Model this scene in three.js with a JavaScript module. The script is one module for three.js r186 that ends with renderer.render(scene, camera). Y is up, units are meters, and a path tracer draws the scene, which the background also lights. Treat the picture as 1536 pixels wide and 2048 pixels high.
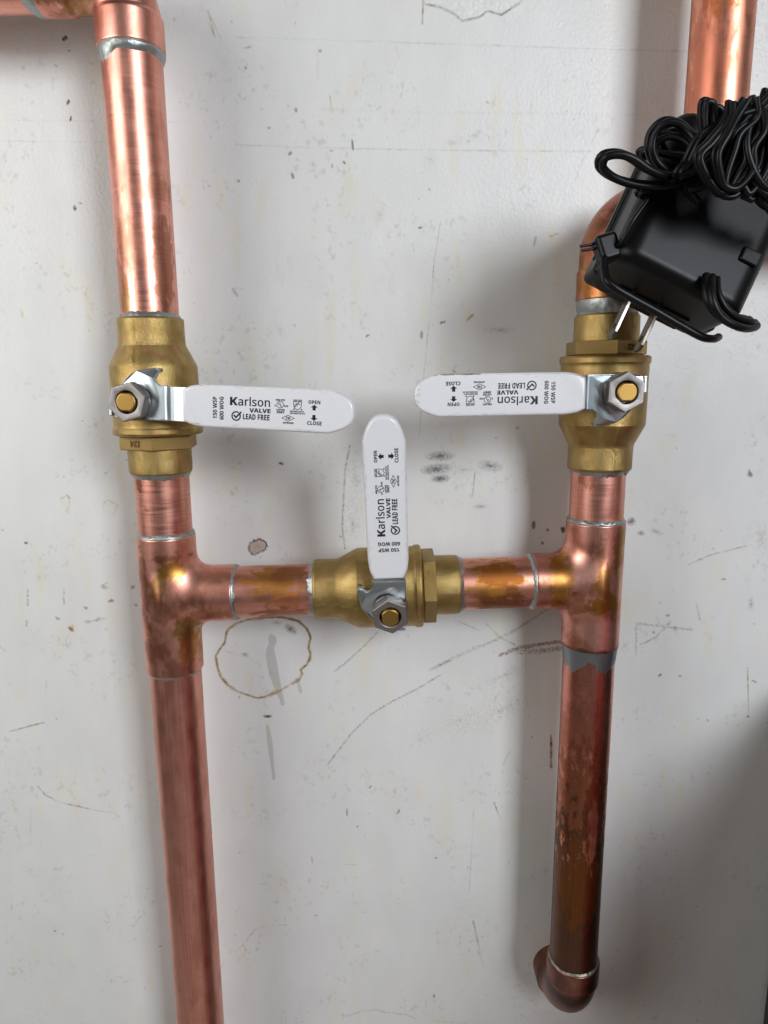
import * as THREE from 'three';
import { RoundedBoxGeometry } from 'three/addons/geometries/RoundedBoxGeometry.js';
import { mergeGeometries, mergeVertices, toCreasedNormals } from 'three/addons/utils/BufferGeometryUtils.js';
import { RectAreaLightUniformsLib } from 'three/addons/lights/RectAreaLightUniformsLib.js';
import { FontLoader } from 'three/addons/loaders/FontLoader.js';
import { TextGeometry } from 'three/addons/geometries/TextGeometry.js';
import { createNoise2D, createNoise3D } from 'simplex-noise';

// ---------------------------------------------------------------- camera, light, exposure
const scene = new THREE.Scene();
const camera = new THREE.PerspectiveCamera(73.75, 0.75, 0.01, 20);
camera.position.set(0, 0, 0.4);
camera.rotation.set(THREE.MathUtils.degToRad(-11), 0, THREE.MathUtils.degToRad(-0.5));
const renderer = new THREE.WebGLRenderer({ antialias: true });
renderer.setSize(768, 1024);
renderer.toneMapping = THREE.LinearToneMapping;
renderer.toneMappingExposure = 1.5;
renderer.shadowMap.enabled = true;
scene.background = new THREE.Color().setRGB(0.05, 0.047, 0.044);   // soft light of the surrounding place
RectAreaLightUniformsLib.init();
const WIN = { x: 0.74, y: 0.42, z: 1.30, w: 0.40, h: 0.56 };
const SIDE = { x: -0.70, y: 0.18, z: 0.52, w: 0.5, h: 0.55 };
const key = new THREE.RectAreaLight(new THREE.Color().setRGB(0.91, 0.97, 1.04), 15, WIN.w, WIN.h);
key.position.set(WIN.x, WIN.y, WIN.z); key.lookAt(0.05, -0.08, 0); scene.add(key);
const side = new THREE.RectAreaLight(new THREE.Color().setRGB(1.0, 0.985, 0.96), 2.6, SIDE.w, SIDE.h);    // weaker daylight from the left
side.position.set(SIDE.x, SIDE.y, SIDE.z); side.lookAt(-0.12, -0.1, 0); scene.add(side);

// ---------------------------------------------------------------- helpers
const MM = 0.001;
function rng(seed) { let a = seed >>> 0; return () => { a = (a + 0x6D2B79F5) >>> 0; let t = a; t = Math.imul(t ^ (t >>> 15), t | 1); t ^= t + Math.imul(t ^ (t >>> 7), t | 61); return ((t ^ (t >>> 14)) >>> 0) / 4294967296; }; }
const n2 = createNoise2D(rng(11)), n3 = createNoise3D(rng(23));
const clamp = (v, a = 0, b = 1) => Math.min(b, Math.max(a, v));
const sst = (a, b, v) => { const t = clamp((v - a) / (b - a)); return t * t * (3 - 2 * t); };
const mix = (a, b, t) => a + (b - a) * t;
const mix3 = (a, b, t) => [mix(a[0], b[0], t), mix(a[1], b[1], t), mix(a[2], b[2], t)];
const lin = (v) => { v /= 255; return v <= 0.04045 ? v / 12.92 : ((v + 0.055) / 1.055) ** 2.4; };
const lin3 = (c) => c.map(lin);
const taken = new Map();
function numbered(name) { const k = taken.get(name) ?? 0; taken.set(name, k + 1); return k ? name + '_' + String(k).padStart(3, '0') : name; }
function mesh(name, geo, mat, parent) { const m = new THREE.Mesh(geo, mat); m.name = name; m.castShadow = m.receiveShadow = true; if (parent) parent.add(m); return m; }
function tag(o, label, category, group) { o.userData.label = label; o.userData.category = category; if (group) o.userData.group = group; return o; }
function thing(name, label, category, pos, group) { const g = new THREE.Group(); g.name = numbered(name); g.position.set(pos[0] * MM, pos[1] * MM, pos[2] * MM); scene.add(g); return tag(g, label, category, group); }

// a smooth solid from a distance function (millimetres), by surface nets; paint(x,y,z) gives linear rgb
function solid(f, lo, hi, cell, paint) {
  const n = [0, 1, 2].map((i) => Math.ceil((hi[i] - lo[i]) / cell) + 1), [nx, ny, nz] = n;
  const v = new Float32Array(nx * ny * nz), id = (i, j, k) => i + nx * (j + ny * k);
  for (let k = 0; k < nz; k++) for (let j = 0; j < ny; j++) for (let i = 0; i < nx; i++) v[id(i, j, k)] = f(lo[0] + i * cell, lo[1] + j * cell, lo[2] + k * cell);
  const at = new Int32Array(nx * ny * nz).fill(-1), P = [], N = [], C = [], U = [], I = [];
  for (let k = 0; k < nz - 1; k++) for (let j = 0; j < ny - 1; j++) for (let i = 0; i < nx - 1; i++) {
    let inside = 0, sx = 0, sy = 0, sz = 0, c = 0; const w = [];
    for (let q = 0; q < 8; q++) { const t = v[id(i + (q & 1), j + ((q >> 1) & 1), k + (q >> 2))]; w.push(t); if (t < 0) inside++; }
    if (!inside || inside === 8) continue;
    for (let a = 0; a < 8; a++) for (const b of [1, 2, 4]) if (!(a & b)) {
      const p = w[a], r = w[a | b]; if ((p < 0) === (r < 0)) continue;
      const t = p / (p - r);
      sx += (a & 1) + (b === 1 ? t : 0); sy += ((a >> 1) & 1) + (b === 2 ? t : 0); sz += (a >> 2) + (b === 4 ? t : 0); c++;
    }
    let x = lo[0] + (i + sx / c) * cell, y = lo[1] + (j + sy / c) * cell, z = lo[2] + (k + sz / c) * cell;
    const e = 0.12; let gx, gy, gz, gl;
    for (let it = 0; it < 2; it++) {
      gx = f(x + e, y, z) - f(x - e, y, z); gy = f(x, y + e, z) - f(x, y - e, z); gz = f(x, y, z + e) - f(x, y, z - e); gl = Math.hypot(gx, gy, gz) || 1;
      if (!it) { const d = clamp(f(x, y, z) / (gl / (2 * e)), -cell, cell); x -= gx / gl * d; y -= gy / gl * d; z -= gz / gl * d; }
    }
    at[id(i, j, k)] = P.length / 3; P.push(x * MM, y * MM, z * MM); N.push(gx / gl, gy / gl, gz / gl); U.push((x + z) / 40, y / 40);
    if (paint) C.push(...paint(x, y, z));
  }
  const quad = (a, b, c, d, flip) => { if (a < 0 || b < 0 || c < 0 || d < 0) return; flip ? I.push(a, c, b, a, d, c) : I.push(a, b, c, a, c, d); };
  for (let k = 1; k < nz - 1; k++) for (let j = 1; j < ny - 1; j++) for (let i = 1; i < nx - 1; i++) {
    const s = v[id(i, j, k)] < 0;
    if (s !== v[id(i + 1, j, k)] < 0) quad(at[id(i, j - 1, k - 1)], at[id(i, j, k - 1)], at[id(i, j, k)], at[id(i, j - 1, k)], !s);
    if (s !== v[id(i, j + 1, k)] < 0) quad(at[id(i - 1, j, k - 1)], at[id(i - 1, j, k)], at[id(i, j, k)], at[id(i, j, k - 1)], !s);
    if (s !== v[id(i, j, k + 1)] < 0) quad(at[id(i - 1, j - 1, k)], at[id(i, j - 1, k)], at[id(i, j, k)], at[id(i - 1, j, k)], !s);
  }
  const g = new THREE.BufferGeometry();
  g.setAttribute('position', new THREE.Float32BufferAttribute(P, 3)); g.setAttribute('normal', new THREE.Float32BufferAttribute(N, 3)); g.setAttribute('uv', new THREE.Float32BufferAttribute(U, 2));
  if (paint) g.setAttribute('color', new THREE.Float32BufferAttribute(C, 3));
  g.setIndex(I); return g;
}
const smin = (a, b, k) => { const h = clamp(0.5 + 0.5 * (b - a) / k); return mix(b, a, h) - k * h * (1 - h); };
const capCyl = (r, d, half, rad) => { const a = r - rad, b = Math.abs(d) - half; return Math.min(Math.max(a, b), 0) + Math.hypot(Math.max(a, 0), Math.max(b, 0)); };
// surface of revolution about y with radius(a, y): rows of y in mm
function turned(rows, radius, seg = 128, uvScale = 40) {
  const P = [], U = [], I = [];
  rows.forEach((y, j) => { for (let i = 0; i <= seg; i++) { const a = i / seg * 2 * Math.PI - Math.PI, [r, yy] = radius(a, y, j); P.push(Math.sin(a) * r * MM, yy * MM, Math.cos(a) * r * MM); U.push(a * 16 / uvScale, yy / uvScale); } });
  for (let j = 0; j < rows.length - 1; j++) for (let i = 0; i < seg; i++) { const p = j * (seg + 1) + i, q = p + seg + 1; I.push(p, p + 1, q, p + 1, q + 1, q); }
  const g = new THREE.BufferGeometry(); g.setAttribute('position', new THREE.Float32BufferAttribute(P, 3)); g.setAttribute('uv', new THREE.Float32BufferAttribute(U, 2)); g.setIndex(I);
  g.computeVertexNormals();
  const N = g.attributes.normal;                                             // close the seam
  for (let j = 0; j < rows.length; j++) { const p = j * (seg + 1), q = p + seg; const v = new THREE.Vector3(N.getX(p) + N.getX(q), N.getY(p) + N.getY(q), N.getZ(p) + N.getZ(q)).normalize(); N.setXYZ(p, v.x, v.y, v.z); N.setXYZ(q, v.x, v.y, v.z); }
  return g;
}
const range = (a, b, n) => Array.from({ length: n + 1 }, (_, i) => a + (b - a) * i / n);
function dataTex(w, h, fn, srgb, wrap = THREE.RepeatWrapping) {
  const d = new Uint8Array(w * h * 4); let o = 0;
  for (let y = 0; y < h; y++) for (let x = 0; x < w; x++) { const c = fn((x + 0.5) / w, (y + 0.5) / h); d[o++] = clamp(c[0], 0, 255); d[o++] = clamp(c[1], 0, 255); d[o++] = clamp(c[2], 0, 255); d[o++] = 255; }
  const t = new THREE.DataTexture(d, w, h); t.magFilter = THREE.LinearFilter; t.wrapS = t.wrapT = wrap; if (srgb) t.colorSpace = THREE.SRGBColorSpace; t.needsUpdate = true; return t;
}
function tube(pts, r, seg = 60, rs = 10, closed = false) { return new THREE.TubeGeometry(new THREE.CatmullRomCurve3(pts.map((p) => new THREE.Vector3(p[0] * MM, p[1] * MM, p[2] * MM)), closed), seg, r * MM, rs, closed); }
const scaled = (g) => { g.scale(MM, MM, MM); return g; };

// ---------------------------------------------------------------- wall
const WX0 = -360, WY1 = 280, WW = 720, WH = 800, S = 2.56;               // the marked part of the wall, mm; canvas pixels per mm
function wallTextures() {
  const w = Math.round(WW * S), h = Math.round(WH * S), cv = document.createElement('canvas'); cv.width = w; cv.height = h;
  const cx = cv.getContext('2d'), im = cx.createImageData(w, h), R = rng(5);
  for (let j = 0, o = 0; j < h; j++) for (let i = 0; i < w; i++) {
    const x = WX0 + i / S, y = WY1 - j / S;
    const big = n2(x / 150, y / 220) * 2.4 + n2(x / 40 + 9, y / 60) * 2.2 + n2(x / 12, y / 30 + 4) * 1.1, fine = n2(x / 3, y / 3) * 0.8 + (R() - 0.5) * 2.4;
    const yel = Math.max(0, n2(x / 14 + 40, y / 60 + 3) - 0.2) * 5.5 * sst(-0.2, 0.5, n2(x / 70 + 7, y / 90));   // faint dried runs
    const grime = Math.max(0, n2(x / 9 + 3, y / 11) * 0.6 + n2(x / 3.4, y / 4.1 + 8) * 0.4 - 0.3) * 34 * sst(0, 0.6, n2(x / 60 - 4, y / 60));
    im.data[o++] = 212 + big + fine - grime * 0.9; im.data[o++] = 211 + big + fine - yel * 0.5 - grime; im.data[o++] = 208 + big + fine - yel * 3 - grime * 1.1; im.data[o++] = 255;
  }
  cx.putImageData(im, 0, 0);
  cx.setTransform(S, 0, 0, -S, -WX0 * S, WY1 * S); cx.lineCap = 'round'; cx.lineJoin = 'round';
  const bv = document.createElement('canvas'); bv.width = w; bv.height = h;
  const bx = bv.getContext('2d'), bi = bx.createImageData(w, h);
  const patch = [[19.8,198.5],[23.7,192],[31.5,190.5],[38.1,187.7],[43.4,183.9],[52.5,185.7],[56.4,188.5],[63.7,186.6],[73.3,192.1],[78.3,198.1]];
  for (let j = 0, o = 0; j < h; j++) for (let i = 0; i < w; i++) {
    const x = WX0 + i / S, y = WY1 - j / S, up = sst(-40, 120, y + n2(x / 60, y / 60) * 25);
    const peel = n2(x / 1.5, y / 1.7) * 0.5 + n2(x / 3.1 + 5, y / 3.6) * 0.5, soft = n2(x / 24, y / 30) * 0.7 + n2(x / 8, y / 9) * 0.18;
    const val = 120 + peel * (3 + 12 * up) + soft * 16; im.data[o] = 0; bi.data[o++] = val; bi.data[o++] = val; bi.data[o++] = val; bi.data[o++] = 255;
  }
  bx.putImageData(bi, 0, 0); bx.setTransform(S, 0, 0, -S, -WX0 * S, WY1 * S); bx.lineCap = 'round'; bx.lineJoin = 'round';
  const path = (c, pts, close) => { c.beginPath(); pts.forEach((p, i) => i ? c.lineTo(p[0], p[1]) : c.moveTo(p[0], p[1])); if (close) c.closePath(); };
  // a stroke of uneven width and strength; grain > 0 breaks it up into specks
  function stroke(pts, width, col, alpha, grain = 0, soft = 0, seed = 1) {
    const Q = rng(seed * 77 + pts.length), len = [];
    for (let i = 0; i < pts.length - 1; i++) len.push(Math.hypot(pts[i + 1][0] - pts[i][0], pts[i + 1][1] - pts[i][1]));
    const total = len.reduce((a, b) => a + b, 0), step = Math.max(0.15, width * 0.22);
    for (let s = 0; s < total; s += step) {
      let i = 0, d = s; while (d > len[i] && i < len.length - 1) d -= len[i++];
      const t = d / len[i], x = mix(pts[i][0], pts[i + 1][0], t), y = mix(pts[i][1], pts[i + 1][1], t), wob = n2(s / 3 + seed * 9, seed) * 0.35;
      if (grain) {
        for (let k = 0; k < 1 + grain; k++) if (Q() < 0.55 + wob) { cx.globalAlpha = alpha * (0.3 + 0.7 * Q()); cx.fillStyle = col; const a = Q() * 6.3, rr = width * 0.5 * Math.sqrt(Q()); cx.beginPath(); cx.arc(x + Math.cos(a) * rr, y + Math.sin(a) * rr, 0.12 + Q() * 0.2 + soft * 0.1, 0, 7); cx.fill(); }
      } else { cx.globalAlpha = alpha * (0.45 + 0.55 * clamp(0.5 + n2(s / 5, seed * 3))) * clamp(0.65 + 0.8 * n2(s / 28 + 3, seed * 5), 0.12, 1.2) * 0.5; cx.fillStyle = col; cx.beginPath(); cx.arc(x + wob * width * 0.3, y + n2(s / 2, seed + 5) * width * 0.2, width * 0.5 * (1 + wob), 0, 7); cx.fill(); }
    }
    cx.globalAlpha = 1;
  }
  function smudge(p, rx, ry, col, alpha, count, seed, turn = 0) {                    // a patch of rubbed graphite or dirt: many grains
    const Q = rng(seed); cx.fillStyle = col;
    for (let k = 0; k < count; k++) {
      const a = Q() * 6.3, r = Math.pow(Q(), 0.7), ex = Math.cos(a) * r * rx, ey = Math.sin(a) * r * ry;
      cx.globalAlpha = alpha * (1 - 0.8 * r) * (0.4 + 0.6 * Q()); cx.beginPath(); cx.arc(p[0] + ex * Math.cos(turn) - ey * Math.sin(turn), p[1] + ex * Math.sin(turn) + ey * Math.cos(turn), 0.14 + Q() * 0.22, 0, 7); cx.fill();
    }
    cx.globalAlpha = 1;
  }
  function fleck(p, l, wd, turn, col, alpha) {                                          // a ragged dab made of a few overlapping specks
    if (l > 1.6 && wd < 6 && alpha > 0.3) { for (let k = 0; k < 9; k++) { const t = (R() - 0.5) * 1.3, q = (R() - 0.5) * wd; dab([p[0] + Math.cos(turn) * t * l * 0.75 - Math.sin(turn) * q, p[1] + Math.sin(turn) * t * l * 0.75 + Math.cos(turn) * q], l * (0.12 + R() * 0.24), wd * (0.25 + R() * 0.35), turn + (R() - 0.5), col, alpha * (0.3 + R() * 0.5)); } return; }
    dab(p, l * 0.75, wd * 0.75, turn, col, alpha * 0.8);
  }
  function dab(p, l, wd, turn, col, alpha) { cx.save(); cx.translate(p[0], p[1]); cx.rotate(turn); cx.globalAlpha = alpha; cx.fillStyle = col; cx.beginPath(); cx.ellipse(0, 0, l, wd, 0, 0, 7); cx.fill(); cx.restore(); cx.globalAlpha = 1; }
  const GR = '#5c5b5b', BR = '#5d4630', TAN = '#a58a5c', OCH = '#b9a269', RUST = '#5a3423';
  // pale dried runs and wipes
  for (const [p, l, wd] of [[[[-56.9,59.1]], 9, 2.2], [[[-51.2,63]], 7, 1.6], [[[1.7,58.6]], 10, 2.4], [[[5.9,53.2]], 8, 1.6], [[[-179.7,38.6]], 6, 1], [[[-166.9,42.5]], 9, 1.5], [[[107.5,37.5]], 9, 1], [[[-189.9,-71.8]], 7, 2], [[[-164.9,-75.1]], 7, 2.4], [[[9.7,-34.9]], 9, 1], [[[-12.2,-254.1]], 9, 1.2], [[[-32.5,-377.8]], 9, .8], [[[-39.2,-5.7]], 6, 1], [[[-93.8,-2.4]], 5, .8], [[[-61.7,-66.9]], 6, 2.2], [[[81.5,138.5]], 8, 2], [[[9.2,168.1]], 6, 1.6], [[[-33.1,163.7]], 9, .7]])
    for (let k = 0; k < 26; k++) fleck([p[0][0] + (R() - 0.5) * wd * 2, p[0][1] + (R() - 0.5) * l * 1.5], 0.3 + R() * 0.8, l * (0.15 + R() * 0.25), (R() - 0.5) * 0.1, OCH, 0.035);
  for (const l of [[[-193.2,-68.8],[-187.8,-65.8],[-186.9,-71.8],[-189.3,-75.5],[-184.5,-77.9],[-180.6,-84.1]], [[-167.6,-72],[-164.3,-69],[-158.6,-72.1],[-162.3,-79.7],[-166,-78.1]], [[-100.7,-379.1],[-98.2,-377.2],[-96.7,-381.2],[-99.7,-385.9],[-94.3,-389.1],[-87.6,-392.4]], [[-96.4,-374],[-89.8,-364.7],[-79.5,-360.9],[-67.7,-361.8]]]) stroke(l, 0.9, OCH, 0.3, 0, 0, 3);
  // dull grey runs
  for (const [pts, wds] of [[[[-71.1,-154],[-69.7,-156.6],[-69.5,-159.2],[-70.8,-161.8],[-71.6,-165.1],[-70.7,-172.7],[-69.7,-180.4],[-68.4,-186.4],[-66.7,-192.9],[-65.4,-198],[-64.9,-201.7]], [2, 5.4, 5, 3.2, 5.6, 6.6, 6, 5, 3.6, 2.4, 2.6]], [[[-75.5,-213.6],[-74.8,-220.1],[-73.9,-230.6],[-73.4,-241.1],[-72.7,-248.2],[-72.6,-253.5]], [1, 2.8, 3.4, 2.2, 1.8, 2.2]]]) {
    const L = [], Rr = []; pts.forEach((p, k) => { const a = pts[Math.max(0, k - 1)], b = pts[Math.min(pts.length - 1, k + 1)], l = Math.hypot(b[0] - a[0], b[1] - a[1]) || 1, nx = -(b[1] - a[1]) / l, ny = (b[0] - a[0]) / l, q = wds[k] / 2; L.push([p[0] + nx * q, p[1] + ny * q]); Rr.unshift([p[0] - nx * q, p[1] - ny * q]); });
    const poly = [...L, ...Rr];
    for (const [c, col, al] of [[cx, '#8b8a80', 0.36], [bx, '#b0b0b0', 0.25]]) { c.beginPath(); poly.forEach((p, k) => { const n = poly[(k + 1) % poly.length], m = [(p[0] + n[0]) / 2, (p[1] + n[1]) / 2]; k ? c.quadraticCurveTo(p[0], p[1], m[0], m[1]) : c.moveTo(m[0], m[1]); }); c.closePath(); c.globalAlpha = al; c.fillStyle = col; c.fill(); c.globalAlpha = 1; }
  }
  cx.globalAlpha = 1;
  // the brown tide ring
  const ring = [[-67.9,-142.9],[-63.2,-143],[-58.5,-144.3],[-55.4,-145],[-53.4,-145.8],[-50.5,-148.6],[-48.8,-150.2],[-47.3,-153],[-46.2,-156.9],[-47.1,-160.2],[-47.6,-163.5],[-46.5,-167.2],[-47.2,-170.8],[-49,-174.1],[-51.4,-176.4],[-53.1,-177.7],[-52.1,-180],[-53,-182.7],[-54.6,-184.8],[-59,-187.1],[-64.4,-190.4],[-69.8,-193.2],[-76.3,-195.7],[-80.6,-196.6],[-85.9,-194.8],[-93.2,-191.9],[-99.3,-187.3],[-103.3,-181.5],[-105,-174.8],[-105.5,-168],[-102.8,-163.6],[-99.4,-159.2],[-98,-152.5],[-96.6,-150.6],[-92,-147.1],[-85.6,-144.7],[-78.3,-143.7],[-72,-143.3],[-67.9,-142.9]];
  stroke(ring, 2.3, '#a58c63', 0.36, 0, 0, 7); stroke(ring, 1.2, '#7d6138', 0.75, 0, 0, 8); stroke(ring.slice(0, 11), 1.3, '#4a3420', 0.75, 1, 0, 9); stroke(ring.slice(15, 20), 2.2, '#7a5d33', 0.5, 0, 0, 4); stroke(ring.slice(30, 33), 1.2, '#5a452c', 0.6, 1, 0, 5);
  stroke([[-55.7,-184.3],[-54.2,-188.8],[-53.3,-193.4]], 2.4, '#a09274', 0.3, 0, 0, 2);
  smudge([[-58.2,-150.9]][0], 5, 2.6, GR, 0.55, 420, 31, -0.6); smudge([[-66.4,-146.8]][0], 3, 1.8, GR, 0.35, 120, 32); smudge([[-87.2,-167.3]][0], 2.4, 1.6, '#6b634f', 0.5, 100, 33);
  stroke([[-100.2,-164.2],[-91,-168.1],[-84.7,-168.8],[-77.6,-175.6]], 0.6, '#8d8a83', 0.35, 0, 0, 6);
  smudge([[-74.9,-209]][0], 3, 1, '#3d372f', 0.8, 160, 34); stroke([[-78.8,-200],[-77.5,-198.3],[-75,-203.5]], 0.5, '#555', 0.5, 0, 0, 4);
  // long graphite and scuff lines
  const lines = [
    [[[-31.5,-178.8],[-22,-170.9],[-12.5,-161.7],[-4.7,-153.6]], 1.3, GR, .45, 1], [[[-37.8,-243.2],[-22.9,-222.4],[-10,-208.7],[2.7,-200.3],[18.5,-192],[34.2,-182]], 1.2, GR, .5, 1], [[[34.1,-175.4],[49.6,-167.2],[65,-160.8],[80.3,-152.8],[101.4,-138.4]], 2.6, GR, .5, 2], [[[27.9,-178.6],[40.3,-172.1]], 2.4, GR, .5, 2],
    [[[43.2,-145.9],[58.7,-153.2]], .8, GR, .4, 0], [[[61.7,-147.7],[71.2,-157.6],[80.6,-162.6]], .9, GR, .4, 0], [[[71.4,-169.1],[83.7,-164.3],[99.2,-161.8],[112.2,-160.2]], 3, RUST, .9, 4], [[[80.7,-166.9],[96.3,-166.7],[111.7,-164.8]], 4.4, '#33302e', .8, 5],
    [[[32.3,84.7],[29.1,65],[26.4,32.8],[23.1,-0.6],[20.8,-35]], .5, '#6a6a6a', .4, 0], [[[53.9,-54.5],[52.7,-67.9]], .7, GR, .6, 0], [[[155.2,-149.2],[190.1,-153.8]], 1.5, GR, .32, 2], [[[154.9,-150.2],[156.2,-169.9]], 1.6, GR, .35, 2], [[[158.2,-163.3],[167.2,-158.5],[176.4,-148.1]], 1.7, GR, .4, 2], [[[190.9,-136],[194.2,-147.3]], .8, GR, .5, 0],
    [[[183.8,-112.1],[197,-106],[217.7,-100.6]], .8, '#7d7461', .45, 0], [[[226.4,-178.8],[230.1,-211.7]], .8, '#877a5d', .5, 0], [[[-225.7,-256.3],[-221.5,-262.8],[-212.3,-268.3],[-193.3,-273.2],[-175.7,-277]], .9, GR, .4, 0], [[[-239.2,-217.9],[-226,-214.2],[-216.9,-211.9]], 1, GR, .5, 1], [[[-231.9,-271.8],[-234.9,-299.2]], .5, GR, .4, 0],
    [[[-217.9,-124.3],[-218.7,-134.5]], 1.1, GR, .55, 1], [[[-195.6,-123.9],[-196.6,-134.1]], 1.1, GR, .4, 1], [[[-220.6,-143.5],[-221,-147.4]], 1.2, GR, .5, 1], [[[-212.4,-183.8],[-214.4,-194.2]], .6, GR, .5, 0], [[[61.2,-382.8],[65.9,-396.8],[57.4,-359.1]], .7, GR, .35, 0], [[[56.7,-276.4],[55.9,-305.8],[54.7,-339.8]], .5, GR, .35, 0], [[[58.4,-359.9],[62.2,-382.8]], 1, GR, .5, 0], [[[70,-271.1],[74.5,-283.8]], 1, '#6d6656', .45, 0], [[[105.3,-223.6],[106.1,-246.4]], 1.5, '#43291c', .8, 0],
    [[[75.2,-244.3],[79.4,-233.8]], 1.1, '#888', .4, 0], [[[-76.2,177.1],[-15.7,175],[36.9,173.1],[89.7,171.3],[162.7,168.8]], .9, '#9c9c9c', .2, 0], [[[-78.8,125],[-32.9,123.1],[37.4,121.3],[113.3,120.2]], 1, '#989898', .2, 0], [[[-97,136.3],[-204.2,138.4]], .6, '#999', .22, 0], [[[-205.4,128],[-148.9,127]], .9, '#909090', .3, 0], [[[-199.9,175.7],[-148.4,177.7]], .8, '#999', .2, 0],
    [[[-64.2,149.5],[-16.2,149.6],[37.2,146.7],[90.7,145.3],[163,143.8]], 5, '#8e8f94', .1, 3], [[[-32.4,142.4],[37.3,139.9],[144.6,138.3]], 2, '#8e8f94', .12, 2], [[[113.1,123.4],[117.6,132.1]], .5, '#777', .5, 0], [[[105.8,105.9],[110.7,118.5]], .5, '#777', .4, 0],
    [[[22.7,193.9],[22.2,182.2]], .7, GR, .6, 0], [[[-93.1,192.4],[-86.7,177.2],[-89.9,190.1],[-82.9,174.8]], .7, '#998d6e', .4, 0], [[[-23.7,-100.9],[-25.2,-85.5],[-24,-70.3],[-22.8,-52.3],[-19.6,-37.6]], 1.1, GR, .4, 1], [[[74.5,193.5],[88.8,195.7]], .6, GR, .3, 0],
  ];
  lines.forEach(([p, wd, c, a, g], i) => { if (g && wd < 4.5) stroke(p, wd * 0.7, c, a * 0.2, 0, 0, i + 60); stroke(p, wd, c, g ? a * 1.05 : a * 0.8, g ? g + 1 : 0, 0, i + 20); });
  // rubbed patches
  for (const [p, rx, ry, a, n, turn] of [[[[33.2,-44.5]], 9, 3.2, .5, 900, 0], [[[30.9,-52.2]], 10, 3.4, .55, 1100, .1], [[[33.3,-57.9]], 6, 2.6, .6, 600, 0], [[[62.7,-50.7]], 8, 3.6, .4, 700, -.2], [[[46.5,-52.9]], 14, 4, .16, 500, 0], [[[57.3,-74.9]], 5, 2, .35, 160, 0], [[[-16.4,-58.3]], 7, 40, .16, 1500, 0], [[[-18.9,-85.5]], 7, 22, .22, 1300, 0], [[[-6.3,-26.1]], 12, 5, .2, 300, .9], [[[147.9,-84.9]], 3, 2.6, .7, 260, 0], [[[154.3,-92]], 2.6, 1.8, .5, 130, 0], [[[163.3,-91.1]], 5, 2, .3, 160, -.5], [[[-58.1,28]], 3, 7, .16, 160, .4], [[[-0.8,88.8]], 3.2, 6, .22, 180, -.3], [[[38.8,125.3]], 7, 4, .14, 300, .5], [[[50.8,128.9]], 6, 3, .18, 240, .6], [[[26.6,116.6]], 5, 6, .16, 220, 0], [[[226.4,-96.9]], 14, 18, .24, 700, 0], [[[224.7,-137.3]], 2.2, 6, .3, 200, 0], [[[128.5,90.3]], 7, 3, .25, 220, -.4], [[[66.8,26.9]], 10, 2.4, .25, 300, 0], [[[-237.2,-317.9]], 12, 8, .2, 330, -.6], [[[-225.2,-364.1]], 8, 20, .12, 400, .2], [[[161.3,15.1]], 14, 12, .1, 400, 0]]) smudge(p[0], rx, ry, GR, a, n, Math.round(p[0][0] * 7 + n), turn);
  for (const [p, rx, ry, n, turn] of [[[[72.3,-206.1]], 30, 13, 1500, .5], [[[47.1,-212.7]], 24, 14, 900, .5], [[[21.7,-226.3]], 20, 8, 330, .6], [[[74.9,-182.4]], 24, 6, 700, .5]]) smudge(p[0], rx, ry, '#716b5c', .3, n, n, turn);
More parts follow.
